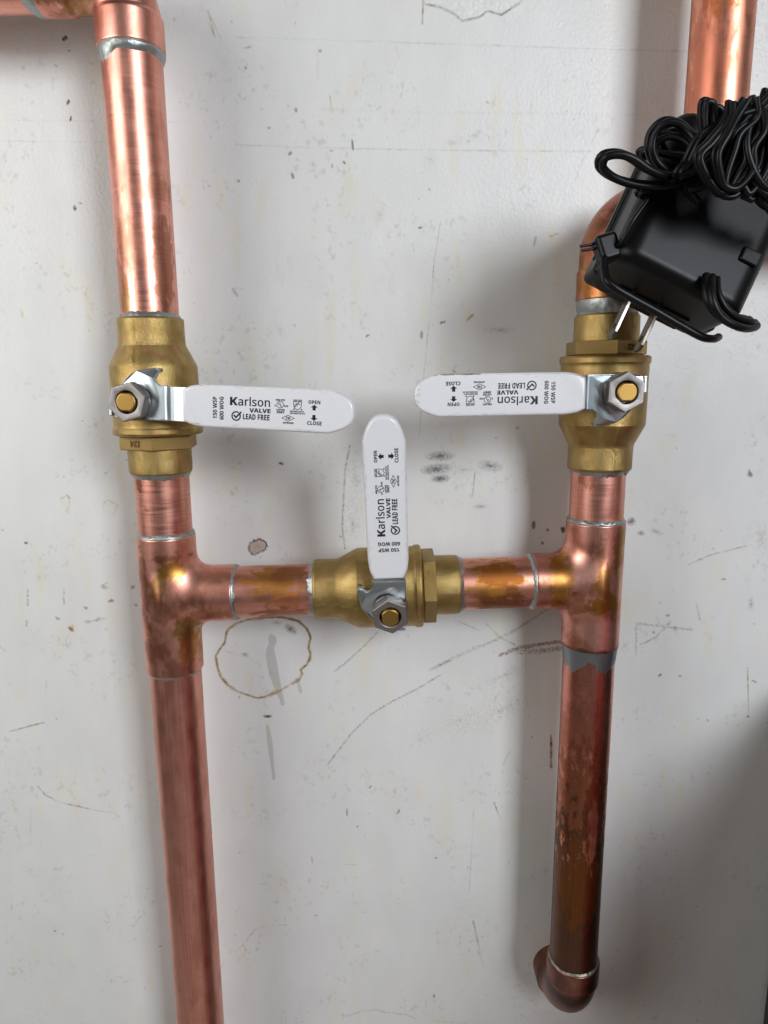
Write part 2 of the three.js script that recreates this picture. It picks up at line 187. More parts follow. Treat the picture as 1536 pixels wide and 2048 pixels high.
  // rust, brown and dark specks
  for (const [p, l, wd, t, c, a] of [[[[-165.5,177.3]], 2.2, 1.6, .3, '#332014', .9], [[[-166.9,146.6]], 2, 1, 1, '#33231a', .9], [[[-166.1,139]], 2.4, .6, 1.2, '#33231a', .9], [[[-168.2,93.8]], 3, 1, 1.3, '#5a4a33', .8], [[[-203.7,38]], 3.4, 1.4, 1.5, '#cbbf98', .9], [[[-193.5,-149.6]], 3.4, 2.6, .2, '#84694a', .75], [[[-167.6,-131.8]], 2.4, 1.8, .8, '#84694a', .75], [[[-201.4,-142.4]], 2.4, 1.1, -.8, '#7b664a', .7], [[[-153.8,-123.3]], 2.2, 1.4, 1, '#94725a', .7], [[[-152.5,-134.5]], 2, 1, -1, '#94725a', .7], [[[-183.3,-135.8]], 2, 1.3, -.6, '#84735a', .6], [[[-170.5,-122.8]], 4, 2, 0, '#9b9582', .45], [[[-178.5,-143.9]], 12, 1.2, .2, '#8b8880', .4],
    [[[-215.6,-94.8]], 1.5, 1, 0, '#4d4439', .8], [[[107.4,-89.7]], 2.4, 2.4, 0, '#4a261a', .85], [[[89.6,-86.5]], 1.4, 3.4, 0, '#3d3531', .75], [[[98.1,-89.6]], 1.2, 1.2, 0, '#5b4540', .7], [[[95.3,-97.6]], 1.2, 1.4, 0, '#5b4540', .7], [[[216.6,-56.8]], 2.2, 3, .2, '#6c6861', .65], [[[33.8,31.3]], 3, .9, .4, '#5b4a3a', .7], [[[49.6,33.9]], 4.4, .9, .7, '#84704f', .7], [[[22.2,24.6]], 1, 3, 0, '#5b4a3a', .6], [[[172,-183.3]], 1.8, 1.4, 0, '#7b6a4b', .8], [[[184.6,-184.1]], 1.6, .8, -.4, '#7b6a4b', .7], [[[173.9,-143.9]], 1.8, 1.2, 0, '#7b7145', .7], [[[165.8,-155.2]], 1.8, 1.2, 0, '#8b8155', .6], [[[179.2,-152.7]], 1.8, 2, 0, '#8b8155', .5], [[[231.4,-188.2]], 2.6, .8, -.4, '#55504a', .7], [[[204.4,-214.5]], 1.7, .8, -.6, '#8b8167', .7], [[[229.8,-212]], 1.3, 1, 0, '#6b5b43', .7], [[[206.5,-121.2]], 2.2, .9, .2, '#6b6b60', .6], [[[-60.4,-48.1]], 2.4, .8, -.3, '#3b352d', .85], [[[78.3,-28.2]], 1.8, 1.4, .8, '#a58a6b', .7], [[[-26,-92.5]], 2.2, .8, -.7, '#a58a6b', .7],
    [[[-8.5,24.3]], 1.8, .9, .2, '#5b5b5b', .7], [[[-25.9,-277.4]], .7, 4, 0, '#55504d', .6], [[[-19.2,-287.7]], 1, 1, 0, '#55504d', .5], [[[7.8,-277]], 1, 2.4, -.4, '#6b5f49', .6], [[[31.7,-419.5]], 1, 2, 0, '#55504d', .6], [[[32.4,-311.5]], 1, 1, 0, '#55504d', .6], [[[-49.7,-312.2]], .6, 3.6, .1, '#6b6864', .5], [[[-10.6,-259.1]], 2.4, .8, .8, '#55504d', .6], [[[-225.3,-364.9]], 1, .7, .5, '#444', .8], [[[-15.3,124.5]], .7, 4, .1, '#4f4f35', .8], [[[-20.1,115.7]], 1.7, .7, -.6, '#4f4f35', .7], [[[-26.6,114]], .5, 1.6, 0, '#4f4f35', .6], [[[-49.2,120.5]], 1.6, 1, .8, '#5b554a', .7], [[[-48.2,109.2]], 1, 2.2, .3, '#55504a', .7], [[[-77.8,106.9]], 1, 1, 0, '#666', .7], [[[-45.3,142]], 1.1, 1.6, 0, '#666', .6], [[[-60.1,133.3]], 1.2, 1, 0, '#777', .6], [[[-71.3,162.6]], 1, 1, 0, '#777', .7], [[[-31.6,170.4]], 1.2, 1, 0, '#777', .7], [[[-69.8,172.3]], 5, .5, .15, '#777', .5], [[[-82.6,48.6]], 1.2, 4, .6, '#777', .4], [[[21.3,82.1]], 1.8, 1, .1, '#6a655a', .6], [[[95.4,77.6]], 4.6, .8, .4, '#b79c72', .7], [[[85,74.6]], 1, 4, -.2, '#7b776e', .5]]) fleck(p[0], l, wd, t, c, a);
  for (let k = 0; k < 520; k++) { const x = -270 + R() * 540, y = -445 + R() * 640, sz = R() ** 3; fleck([x, y], 0.25 + sz * 1.2, 0.2 + sz * 0.5, R() * 6, R() < 0.7 ? '#6a675f' : '#8a7658', 0.22 + R() * 0.4); }
  for (let k = 0; k < 90; k++) { const x = -270 + R() * 540, y = -445 + R() * 640, a = R() * 6.3, l = 2 + R() * 8; stroke([[x, y], [x + Math.cos(a) * l, y + Math.sin(a) * l]], 0.45, '#7d7b77', 0.22 + R() * 0.2, 0, 0, k); }
  // brown tide line by the bottom
  stroke([[-32.7,-438.5],[-30.9,-435.5],[-27.5,-434.5],[-22.4,-433.1],[-16.4,-430.6],[-13.8,-431.6],[-8.7,-430],[-2,-432.7],[4.8,-433.4],[13.3,-434.9],[19.3,-438]], 1, '#94794c', .45, 1, 0, 2); stroke([[32.1,-439.2],[38.9,-440.7],[47.4,-442],[57.7,-441.7]], 1.6, '#94794c', .5, 1, 0, 3);
  // old screw hole torn open: a ragged pit
  const pit = [[-75.1,-93.2],[-73,-94.4],[-71.2,-95.1],[-70.5,-97.6],[-71.6,-99.9],[-73.7,-101.4],[-75.5,-102],[-77.8,-103.2],[-80,-102.7],[-81.4,-100.7],[-81.8,-98.3],[-80.5,-95.7],[-78.7,-94.8],[-76.9,-94.4]];
  path(cx, pit, true); cx.fillStyle = '#b3a69b'; cx.fill(); stroke([...pit, pit[0]], 1.5, '#3f2620', .95, 1, 0, 3); stroke(pit.slice(8, 14), 1.6, '#2f1a15', .9, 1, 0, 4);
  smudge([[-76.2,-98.3]][0], 4, 3, '#8b6e60', .4, 160, 8);
  path(bx, pit, true); bx.fillStyle = '#000'; bx.fill(); bx.strokeStyle = '#fff'; bx.lineWidth = 0.7; bx.stroke();
  // skinned plaster patch at the top: lower inside, with a raised torn edge
  path(bx, patch, true); bx.globalAlpha = 0.55; bx.fillStyle = '#303030'; bx.fill(); bx.globalAlpha = 0.9; bx.strokeStyle = '#f0f0f0'; bx.lineWidth = 0.8; bx.stroke(); bx.globalAlpha = 1;
  { const Q = rng(9); bx.save(); path(bx, patch, true); bx.clip(); for (let k = 0; k < 900; k++) { bx.globalAlpha = 0.5; bx.fillStyle = Q() < 0.5 ? '#777' : '#111'; bx.beginPath(); bx.ellipse(20 + Q() * 90, 170 + Q() * 45, 0.5 + Q() * 1.4, 0.4 + Q() * 0.7, Q() * 6, 0, 7); bx.fill(); } bx.restore(); bx.globalAlpha = 1; }
  stroke(patch.slice(1, 9), 0.7, '#77746c', .6, 0, 0, 6);
  for (const l of [[[-76.2,177.1],[-15.7,175],[36.9,173.1],[89.7,171.3],[162.7,168.8]], [[-78.8,125],[-32.9,123.1],[37.4,121.3],[113.3,120.2]], [[32.3,84.7],[29.1,65],[26.4,32.8],[23.1,-0.6],[20.8,-35]]]) { path(bx, l); bx.globalAlpha = 0.2; bx.strokeStyle = '#202020'; bx.lineWidth = 0.8; bx.stroke(); bx.globalAlpha = 1; }
  const map = new THREE.CanvasTexture(cv); map.colorSpace = THREE.SRGBColorSpace;
  const bump = new THREE.CanvasTexture(bv);
  for (const t of [map, bump]) { t.wrapS = t.wrapT = THREE.MirroredRepeatWrapping; t.magFilter = THREE.LinearFilter; }
  return { map, bump };
}
{
  const t = wallTextures();
  const g = new THREE.BoxGeometry(1.6, 1.6, 0.06); g.translate(0, -0.12, -0.03);
  const p = g.attributes.position, u = g.attributes.uv;
  for (let i = 0; i < p.count; i++) u.setXY(i, (p.getX(i) / MM - WX0) / WW, (p.getY(i) / MM - (WY1 - WH)) / WH);
  const wall = mesh('wall', g, new THREE.MeshStandardMaterial({ map: t.map, bumpMap: t.bump, bumpScale: 0.0011, roughness: 0.42 }), scene);
  wall.userData.kind = 'structure';
}

// ---------------------------------------------------------------- materials
const COP = [232, 166, 148], COP2 = [218, 148, 129], COPL = [244, 186, 170], GOLD = [178, 122, 52], BROWN = [140, 88, 62], DARK = [84, 58, 46], OLIVE = [150, 118, 60];
const grainR = rng(404);
const grainTex = dataTex(256, 256, (u, v) => { const a = u * 6.2832, b = v * 6.2832; const q = 128 + 60 * n3(Math.cos(a) * 8, Math.sin(a) * 8, Math.cos(b) * 8 + 3 * Math.sin(b)) + 50 * n2(u * 90, v * 90); return [q, q, q]; });
const grainRough = dataTex(128, 128, (u, v) => { const q = 128 + 60 * n2(u * 20, v * 20) + 40 * n2(u * 60, v * 60); return [q, q, q]; });
const rep = (t, k) => { const c = t.clone(); c.repeat.set(k, k); c.needsUpdate = true; return c; };
const fineTex = dataTex(256, 256, () => { const q = 90 + 130 * grainR(); return [q, q, q]; });
const M = {
  fitting: new THREE.MeshStandardMaterial({ vertexColors: true, metalness: 1, roughness: 0.36, bumpMap: grainTex, bumpScale: 0.00003 }),
  solder: new THREE.MeshStandardMaterial({ color: '#a9adab', metalness: 1, roughness: 0.46, bumpMap: grainTex, bumpScale: 0.0001 }),
  brass: new THREE.MeshStandardMaterial({ vertexColors: true, metalness: 1, roughness: 0.43, bumpMap: rep(grainTex, 2), bumpScale: 0.00016 }),
  stem: new THREE.MeshStandardMaterial({ color: '#ad8a4c', metalness: 1, roughness: 0.42 }),
  zinc: new THREE.MeshStandardMaterial({ color: '#bcc5c9', metalness: 1, roughness: 0.3, bumpMap: grainTex, bumpScale: 0.00002 }),
  nut: new THREE.MeshStandardMaterial({ color: '#9d9894', metalness: 1, roughness: 0.42, bumpMap: grainTex, bumpScale: 0.00004 }),
  ink: new THREE.MeshStandardMaterial({ color: '#5f4a22', metalness: 0.8, roughness: 0.5 }),
  plastic: new THREE.MeshPhysicalMaterial({ color: '#070708', roughness: 0.4, bumpMap: fineTex, bumpScale: 0.00004, specularIntensity: 0.45 }),
  gloss: new THREE.MeshPhysicalMaterial({ color: '#0b0b0c', roughness: 0.34, specularIntensity: 0.5 }),
  cord: new THREE.MeshPhysicalMaterial({ color: '#09090a', roughness: 0.4, specularIntensity: 0.5 }),
  blade: new THREE.MeshStandardMaterial({ color: '#77716a', metalness: 1, roughness: 0.3 }),
};
// copper tube skin: stains are [turn in degrees from the front, mm along, half width deg, half length mm, colour, strength]
function tubeMaterial(len, seed, o = {}) {
  const w = 384, h = Math.max(96, Math.min(1200, Math.round(len * 3))), st = o.stains ?? [], ring = o.ring ?? 1, draw = o.draw ?? 1, base = o.base ?? COP;
  const rough = new Uint8Array(w * h);
  let px = 0;
  const map = dataTex(w, h, (u, v) => {
    const a = (u - 0.5) * 360, y = v * len, A = u * 6.2832, ca = Math.cos(A), sa = Math.sin(A);
    let c = mix3(base, COP2, clamp(0.35 + 0.45 * n3(ca * 1.2 + seed, sa * 1.2, y / 45)));
    const cr = n3(ca * 0.7 + seed, sa * 0.7 + 0.06 * y, y * 2.6) * 9 * ring, dl = n3(ca * 16 + seed, sa * 16, y / 90) * 7 * draw;
    let k = cr + dl + n3(ca * 20, sa * 20, y / 1.4 + seed) * 3, ro = 88 + cr * 1.2 + Math.abs(dl) * 0.8 + n3(ca * 2, sa * 2 + seed, y / 16) * 12;
    c = [c[0] + k, c[1] + k, c[2] + k];
    const blot = sst(-0.1, 0.9, n3(ca * 1.1 + 9, sa * 1.1 + seed, y / 32) + 0.3 * n3(ca * 5, sa * 5 + seed, y / 9)); c = mix3(c, BROWN, blot * 0.34 * (o.blot ?? 1)); ro += blot * 10;
    for (const [ta, ty, ra, ry, col, s] of st) {
      const d = Math.hypot((a - ta) / ra, (y - ty) / ry) + n3(ca * 3 + seed, sa * 3, y / 11) * 0.4 + n3(ca * 8, sa * 8 + seed, y / 4) * 0.2 + n3(ca * 24, sa * 24, y / 1.3 + seed) * 0.12, m = sst(1.1, 0.72, d) * s;
      if (m > 0) { c = mix3(c, [col[0] + k * 0.6, col[1] + k * 0.6, col[2] + k * 0.5], m); ro += m * 26; }
    }
    rough[px++] = clamp(ro, 30, 200); return c;
  }, true);
  let q = 0; const rm = dataTex(w, h, () => { const r = rough[q++]; return [r, r, r]; });
  return new THREE.MeshStandardMaterial({ map, roughnessMap: rm, roughness: o.rough ?? 1, metalness: 1, bumpMap: rm, bumpScale: 0.00004 });
}
const PR = 14.3, FR = 15.7;                                               // tube and fitting radii, mm
// a length of copper tube from one point to another (mm)
function copperPipe(label, a, b, mat, group) {
  const A = new THREE.Vector3(...a), B = new THREE.Vector3(...b), len = A.distanceTo(B);
  const g = new THREE.BufferGeometry(), P = [], N = [], U = [], I = [], seg = 96;
  for (let j = 0; j < 2; j++) for (let i = 0; i <= seg; i++) { const t = (i / seg - 0.5) * 2 * Math.PI; P.push(Math.sin(t) * PR * MM, j * len * MM, Math.cos(t) * PR * MM); N.push(Math.sin(t), 0, Math.cos(t)); U.push(i / seg, j); }
  for (let i = 0; i < seg; i++) I.push(i, i + 1, i + seg + 1, i + 1, i + seg + 2, i + seg + 1);
  g.setAttribute('position', new THREE.Float32BufferAttribute(P, 3)); g.setAttribute('normal', new THREE.Float32BufferAttribute(N, 3)); g.setAttribute('uv', new THREE.Float32BufferAttribute(U, 2)); g.setIndex(I);
  const m = mesh(numbered('copper_pipe'), g, mat, scene);
  m.position.copy(A).multiplyScalar(MM); m.quaternion.setFromUnitVectors(new THREE.Vector3(0, 1, 0), B.sub(A).normalize());
  return tag(m, label, 'pipe', group);
}
// solder bead at a fitting's mouth: pos is the mouth centre (mm, local), dir the way the tube leaves
function solderRing(parent, pos, dir, R, o = {}) {
  const seed = o.seed ?? 1, wide = o.w ?? 2.6, vary = o.vary ?? 0.4, drips = o.drips ?? [];
  const T = 9, rows = range(0, 1, T);
  const g = turned(rows, (a, t) => {
    const ca = Math.cos(a), sa = Math.sin(a);
    let w = wide * (1 + vary * n3(ca * 1.6 + seed, sa * 1.6, seed) + vary * 0.4 * n3(ca * 7, sa * 7, seed) + vary * 0.3 * n3(ca * 20, sa * 20, seed));
    for (const [deg, half, extra] of drips) { let d = Math.abs(a * 180 / Math.PI - deg); d = Math.min(d, 360 - d); w += extra * sst(1, 0.15, d / half) * (1 + 0.35 * n3(ca * 14, sa * 14, seed + 4)); }
    w = Math.max(0.6, w);
    const r = PR - 0.12 + (R - 0.35 - PR) * Math.pow(1 - t, 1.3) + (o.bulge ?? 0.45) * Math.sin(Math.PI * Math.min(1, t * 1.1)) * (1 + 0.3 * n3(ca * 4, sa * 4, t * 2 + seed)) + (t < 1 ? 0.16 : 0);
    return [r, -0.4 + t * (w + 0.4)];
  }, 120);
  const m = mesh('solder_ring', g, o.mat ?? M.solder, parent); m.position.set(pos[0] * MM, pos[1] * MM, pos[2] * MM);
  m.quaternion.setFromUnitVectors(new THREE.Vector3(0, 1, 0), new THREE.Vector3(...dir).normalize());
  return m;
}
// copper colour of a fitting: stains are [x, y, rx, ry, colour, strength] in mm seen from the front
function copperPaint(seed, stains, o = {}) {
  return (x, y, z) => {
    let c = mix3(o.base ?? COP, COP2, clamp(0.4 + 0.5 * n3(x / 22 + seed, y / 22, z / 22)));
    const k = n3(x / 1.1, y / 9 + seed, z / 1.1) * 6 + n3(x / 5, y / 5, z / 5 + seed) * 5; c = [c[0] + k, c[1] + k, c[2] + k];
    c = mix3(c, BROWN, sst(-0.1, 0.9, n3(x / 18 + seed, y / 22, z / 18) + 0.35 * n3(x / 4, y / 7 + seed, z / 4)) * 0.5 * (o.blot ?? 1));
    for (const [sx, sy, rx, ry, col, s] of stains) {
      const d = Math.hypot((x - sx) / rx, (y - sy) / ry) + n3(x / 9 + seed, y / 9, z / 9) * 0.4 + n3(x / 3.2 + seed, y / 3.2, z / 3.2) * 0.24 + n3(x / 1.2, y / 1.2, z / 1.2 + seed) * 0.16;
      c = mix3(c, [col[0] + k, col[1] + k, col[2] + k * 0.6], sst(1.12, 0.65, d) * s);
    }
    return lin3(c.map((v) => clamp(v, 4, 250)));
  };
}

// ---------------------------------------------------------------- copper fittings
const H = 36;                                                             // tube axis above the wall, mm
const XL = -119.3, XR = 115.3, SL = 0.0282;                                // the two risers and the slope of the cross run
const runY = (x) => -113 + SL * x;

{ // tee on the left riser
  const cy = runY(XL), t = thing('copper_tee', 'copper tee with a branch towards the ringed wall stain', 'pipe fitting', [XL, cy, H], 'copper tees at the ends of the cross run');
  const up = -82 - cy, dn = -159.5 - cy, br = 37;
  const f = (x, y, z) => smin(capCyl(Math.hypot(x, z), y - (up + dn) / 2, (up - dn) / 2 - 0.5, FR - 0.5) - 0.5, capCyl(Math.hypot(y - SL * x, z), x - br / 2, br / 2 - 0.5, FR - 0.6) - 0.5, 9);
  mesh('body', solid(f, [-18, dn - 2, -18], [br + 2, up + 2, 18], 0.7, copperPaint(3, [[6, 18, 6, 8, GOLD, .85], [0, 10, 6, 9, OLIVE, .6], [4, 24, 9, 2, BROWN, .6], [-2, -4, 12, 9, BROWN, .35], [12, -17, 7, 9, OLIVE, .75], [12, -28, 5, 10, GOLD, .55], [20, -9, 10, 6, BROWN, .45], [-10, 8, 3, 30, BROWN, .5], [28, 8, 9, 3, BROWN, .25], [-4, -24, 4, 14, BROWN, .25]])), M.fitting, t);
  solderRing(t, [0, up, 0], [0, 1, 0], FR, { seed: 1, w: 2.1 }); solderRing(t, [0, dn, 0], [0, -1, 0], FR, { seed: 2, w: 1.5, bulge: 0.25 }); solderRing(t, [br, br * SL, 0], [1, SL, 0], FR, { seed: 3, w: 2, bulge: .5 });
}
{ // tee on the right riser
  const cy = runY(XR), t = thing('copper_tee', 'copper tee with golden brown flux stains above a smeared grey solder collar', 'pipe fitting', [XR, cy, H], 'copper tees at the ends of the cross run');
  const up = -76.5 - cy, dn = -147.5 - cy, br = -34;
  const f = (x, y, z) => smin(capCyl(Math.hypot(x, z), y - (up + dn) / 2, (up - dn) / 2 - 0.5, FR - 0.5) - 0.5, capCyl(Math.hypot(y - SL * x, z), x - br / 2, -br / 2 - 0.5, FR - 0.6) - 0.5, 9);
  mesh('body', solid(f, [br - 2, dn - 2, -18], [18, up + 2, 18], 0.7, copperPaint(8, [[-21, 2, 6, 20, GOLD, .8], [-30, -4, 5, 10, BROWN, .4], [0, 2, 6, 14, GOLD, .7], [3, -10, 12, 6, GOLD, .85], [10, 16, 4, 18, OLIVE, .65], [-12, -10, 8, 7, BROWN, .55], [-1, 18, 3, 8, BROWN, .5], [-8, 10, 6, 9, COPL, .6], [12, 0, 4, 12, COPL, .5], [0, -28, 14, 9, COPL, .3], [0, -37, 16, 1.6, DARK, .6]])), M.fitting, t);
  solderRing(t, [0, up, 0], [0, 1, 0], FR, { seed: 4, w: 2.4, vary: .5, bulge: .6 }); solderRing(t, [br, br * SL, 0], [-1, -SL, 0], FR, { seed: 6, w: 2.2, bulge: .6 });
  solderRing(t, [0, dn, 0], [0, -1, 0], FR, { seed: 5, w: 7, vary: .35, bulge: .12, drips: [[-25, 35, 6], [45, 22, 7], [80, 40, 3]], mat: new THREE.MeshStandardMaterial({ color: '#8f9496', metalness: 1, roughness: 0.4, bumpMap: grainTex, bumpScale: 0.00015 }) }).name = 'solder_collar';
}
// a quarter bend: toUV gives the distances along the two arms from the corner, and across them
function elbowSolid(toUV, R, la, lb, lo, hi, paint, rr = FR, cup = 14) {
  const f = (x, y, z) => {
    const [u, v, w] = toUV(x, y, z);
    let c; if (u <= R && v <= R) c = Math.abs(Math.hypot(u - R, v - R) - R); else c = u - R > v - R ? Math.abs(v) : Math.abs(u);
    const rad = Math.hypot(c, w), cups = smin(capCyl(Math.hypot(v, w), u - (la - cup / 2), cup / 2 - 0.5, rr - 0.5) - 0.5, capCyl(Math.hypot(u, w), v - (lb - cup / 2), cup / 2 - 0.5, rr - 0.5) - 0.5, 1);
    return smin(Math.max(rad - rr + 0.7, u - la + 0.4, v - lb + 0.4), cups, 2);
  };
  return solid(f, lo, hi, 0.8, paint);
}
{ // elbow at the top of the left riser, turning to the left
  const t = thing('copper_elbow', 'bright copper elbow with a fat silver solder bead, above the upright pipe', 'pipe fitting', [XL, 187, H]);
  mesh('body', elbowSolid((x, y, z) => [-x, -y, z], 20, 41, 32, [-43, -34, -18], [18, 18, 18], copperPaint(13, [[-30, -8, 12, 8, BROWN, .6], [-22, -12, 8, 5, OLIVE, .5]], { blot: .5 })), M.fitting, t);
  solderRing(t, [0, -32, 0], [0, -1, 0], FR, { seed: 9, w: 4.4, vary: .12, bulge: .8, drips: [[45, 45, 3.4]] }); solderRing(t, [-41, 0, 0], [-1, 0, 0], FR, { seed: 10, w: 3.4, vary: .6, bulge: 1, drips: [[-80, 40, 3]] });
}
{ // elbow over the right valve, turning to the right
  const t = thing('copper_elbow', 'brown tarnished copper elbow behind the power adapter, smeared with solder', 'pipe fitting', [XR, 80, H + 1]);
  mesh('body', elbowSolid((x, y, z) => [-y, x, z], 21, 41.5, 23, [-18, -44, -18], [26, 18, 18], copperPaint(17, [[-5, -30, 14, 14, [164, 112, 50], .85], [-10, -12, 12, 14, BROWN, .7], [2, -36, 14, 5, BROWN, .6], [0, 4, 12, 8, [160, 100, 84], .6], [6, -14, 3, 8, [150, 140, 120], .6]], { base: [186, 122, 100] })), M.fitting, t);
  solderRing(t, [0, -41.5, 0], [0, -1, 0], FR + .2, { seed: 12, w: 6.8, vary: .16, bulge: .6, drips: [[0, 60, 1]] });
  const te = new THREE.CylinderGeometry(13.9, 13.9, 14, 48, 1, true); te.translate(0, -44, 0); mesh('tube_end', scaled(te), M.solder, t); solderRing(t, [23, 0, 0], [1, 0, 0], FR, { seed: 13, w: 2 });
}
{ // tee behind the adapter that carries the pipe at the top right
  const t = thing('copper_tee', 'copper tee mostly hidden behind the black power adapter and its cord', 'pipe fitting', [163, 80, H + 1]);
  const f = (x, y, z) => smin(capCyl(Math.hypot(y, z), x, 24, FR - 0.5) - 0.5, capCyl(Math.hypot(x, z), y - 13, 13, FR - 0.6) - 0.5, 8);
  mesh('body', solid(f, [-27, -18, -18], [27, 29, 18], 0.8, copperPaint(21, [[-18, 2, 8, 14, [150, 112, 60], .7]])), M.fitting, t);
  solderRing(t, [0, 26.5, 0], [0, 1, 0], FR, { seed: 14 }); solderRing(t, [-24.5, 0, 0], [-1, 0, 0], FR, { seed: 15, w: 1.4 }); solderRing(t, [24.5, 0, 0], [1, 0, 0], FR, { seed: 16 });
}
{ // elbow at the bottom of the right riser, turning into the wall
  const t = thing('copper_elbow', 'dark brown copper elbow turning into the wall below the tarnished pipe', 'pipe fitting', [XR, -394, H]);
  const dk = copperPaint(27, [[0, -6, 14, 10, DARK, .6], [-8, 6, 8, 12, BROWN, .4]], { base: [70, 50, 43], blot: 1 });  // oxide brown, deepened so the base colour carries some cabinet shade too
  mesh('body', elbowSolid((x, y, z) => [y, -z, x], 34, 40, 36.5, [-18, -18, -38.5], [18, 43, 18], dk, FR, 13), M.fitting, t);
  solderRing(t, [0, 40, 0], [0, 1, 0], FR, { seed: 18, w: 1.4, bulge: .4, mat: new THREE.MeshStandardMaterial({ color: '#8f8c80', metalness: 0.9, roughness: 0.45 }) });
}

// ---------------------------------------------------------------- copper pipes
const TARN_SHADE = [96, 68, 52];  // brown tarnish, with the cabinet's shade also put into the colour
copperPipe('upright copper pipe polished with sanding rings, running down into a brass valve', [XL, 26, H], [XL, 160, H], tubeMaterial(134, 31, { ring: .95, blot: .6, stains: [[-60, 20, 40, 16, BROWN, .35], [55, 30, 26, 26, BROWN, .5], [-20, 40, 26, 14, BROWN, .28], [40, 66, 60, 6, BROWN, .3], [-35, 12, 14, 9, OLIVE, .5]] }));
copperPipe('short clean copper pipe with a dark smudge, between the left valve and its tee', [XL, -86, H], [XL, -44, H], tubeMaterial(42, 37, { ring: 1.6, blot: .4, stains: [[-38, 32, 12, 4, BROWN, .7], [-20, 20, 8, 1.6, BROWN, .5]] }));
copperPipe('long copper pipe running down below the left tee past the ring stain', [XL, -520, H], [XL, -156, H], tubeMaterial(364, 41, { ring: .5, draw: 1.5, blot: .6, stains: [[20, 310, 18, 20, [206, 130, 110], .5]] }));
copperPipe('short copper pipe with golden tarnish, just above the ring stain on the wall', [XL + 34, runY(XL + 34), H], [-34, runY(-34), H], tubeMaterial(52, 43, { ring: .5, stains: [[-40, 26, 40, 15, GOLD, .8], [-60, 36, 30, 10, BROWN, .6], [10, 34, 18, 10, [214, 130, 80], .6], [50, 30, 30, 16, BROWN, .5], [70, 20, 30, 10, BROWN, .4]] }));
copperPipe('short copper pipe with a wide amber heat stain, beside the stained tee', [36, runY(36), H], [XR - 31, runY(XR - 31), H], tubeMaterial(49, 47, { ring: .5, stains: [[-10, 24, 70, 15, GOLD, .75], [-30, 26, 30, 12, [150, 88, 40], .7], [40, 28, 40, 14, BROWN, .75], [0, 24, 16, 5, [200, 140, 60], .6]] }));
copperPipe('short pinkish copper pipe between the right valve and the stained tee', [XR, -80, H], [XR, -40, H], tubeMaterial(40, 53, { ring: 1.1, blot: .4, stains: [[-40, 28, 20, 5, BROWN, .5], [40, 6, 26, 5, [224, 150, 110], .6]] }));
copperPipe('tarnished copper pipe with red and brown patches and painted shade, running down to the dark elbow', [XR, -362, H], [XR, -143, H], tubeMaterial(219, 59, { rough: .75, ring: .4, draw: 1.2, base: [226, 150, 130], stains: [[0, 165, 200, 18, [176, 104, 84], .5], [-20, 120, 100, 42, [150, 88, 60], .75], [10, 110, 26, 34, [136, 66, 46], .7], [0, 40, 400, 74, TARN_SHADE, .9], [-10, 70, 60, 30, [140, 84, 44], .8], [14, 104, 12, 22, [196, 118, 96], .6]] }));
copperPipe('glossy copper pipe behind the tangled black cord, above the power adapter', [163, 104, H + 1], [163, 300, H + 1], tubeMaterial(196, 61, { ring: .5, draw: 1, blot: .8, base: [234, 158, 126], stains: [[-50, 40, 50, 30, [196, 116, 90], .6], [-20, 64, 60, 14, [214, 140, 116], .6], [-30, 100, 40, 40, [170, 100, 48], .6]] }));
copperPipe('copper pipe entering from the side into the bright elbow', [-320, 187, H], [XL - 38, 187, H], tubeMaterial(163, 67, { ring: .8 }));
copperPipe('copper pipe leaving the hidden tee beyond the power adapter', [184, 80, H + 1], [320, 80, H + 1], tubeMaterial(136, 71, {}));

// ---------------------------------------------------------------- ball valves
const font = await new FontLoader().loadAsync('fonts/droid/droid_serif_bold.typeface.json');
const brassA = [178, 152, 97], brassB = [154, 128, 77], brassC = [194, 169, 115];
function paintBrass(g, seed) {
  const p = g.attributes.position, c = [];
  for (let i = 0; i < p.count; i++) {
    const x = p.getX(i) / MM, y = p.getY(i) / MM, z = p.getZ(i) / MM;
    let k = mix3(brassA, brassB, clamp(0.4 + 0.5 * n3(x / 10 + seed, y / 10, z / 10))); k = mix3(k, brassC, sst(0.2, 0.8, n3(x / 6, y / 16 + seed, z / 6)) * 0.5);
    const q = n3(x / 0.9, y / 0.9, z / 0.9) * 5; k = mix3(k, [182, 128, 90], sst(0.3, 0.8, n3(x / 14 + 5, y / 9 + seed, z / 14)) * 0.35);
    c.push(...lin3(k.map((v) => clamp(v + q, 5, 250))));
  }
  g.setAttribute('color', new THREE.Float32BufferAttribute(c, 3)); return g;
}
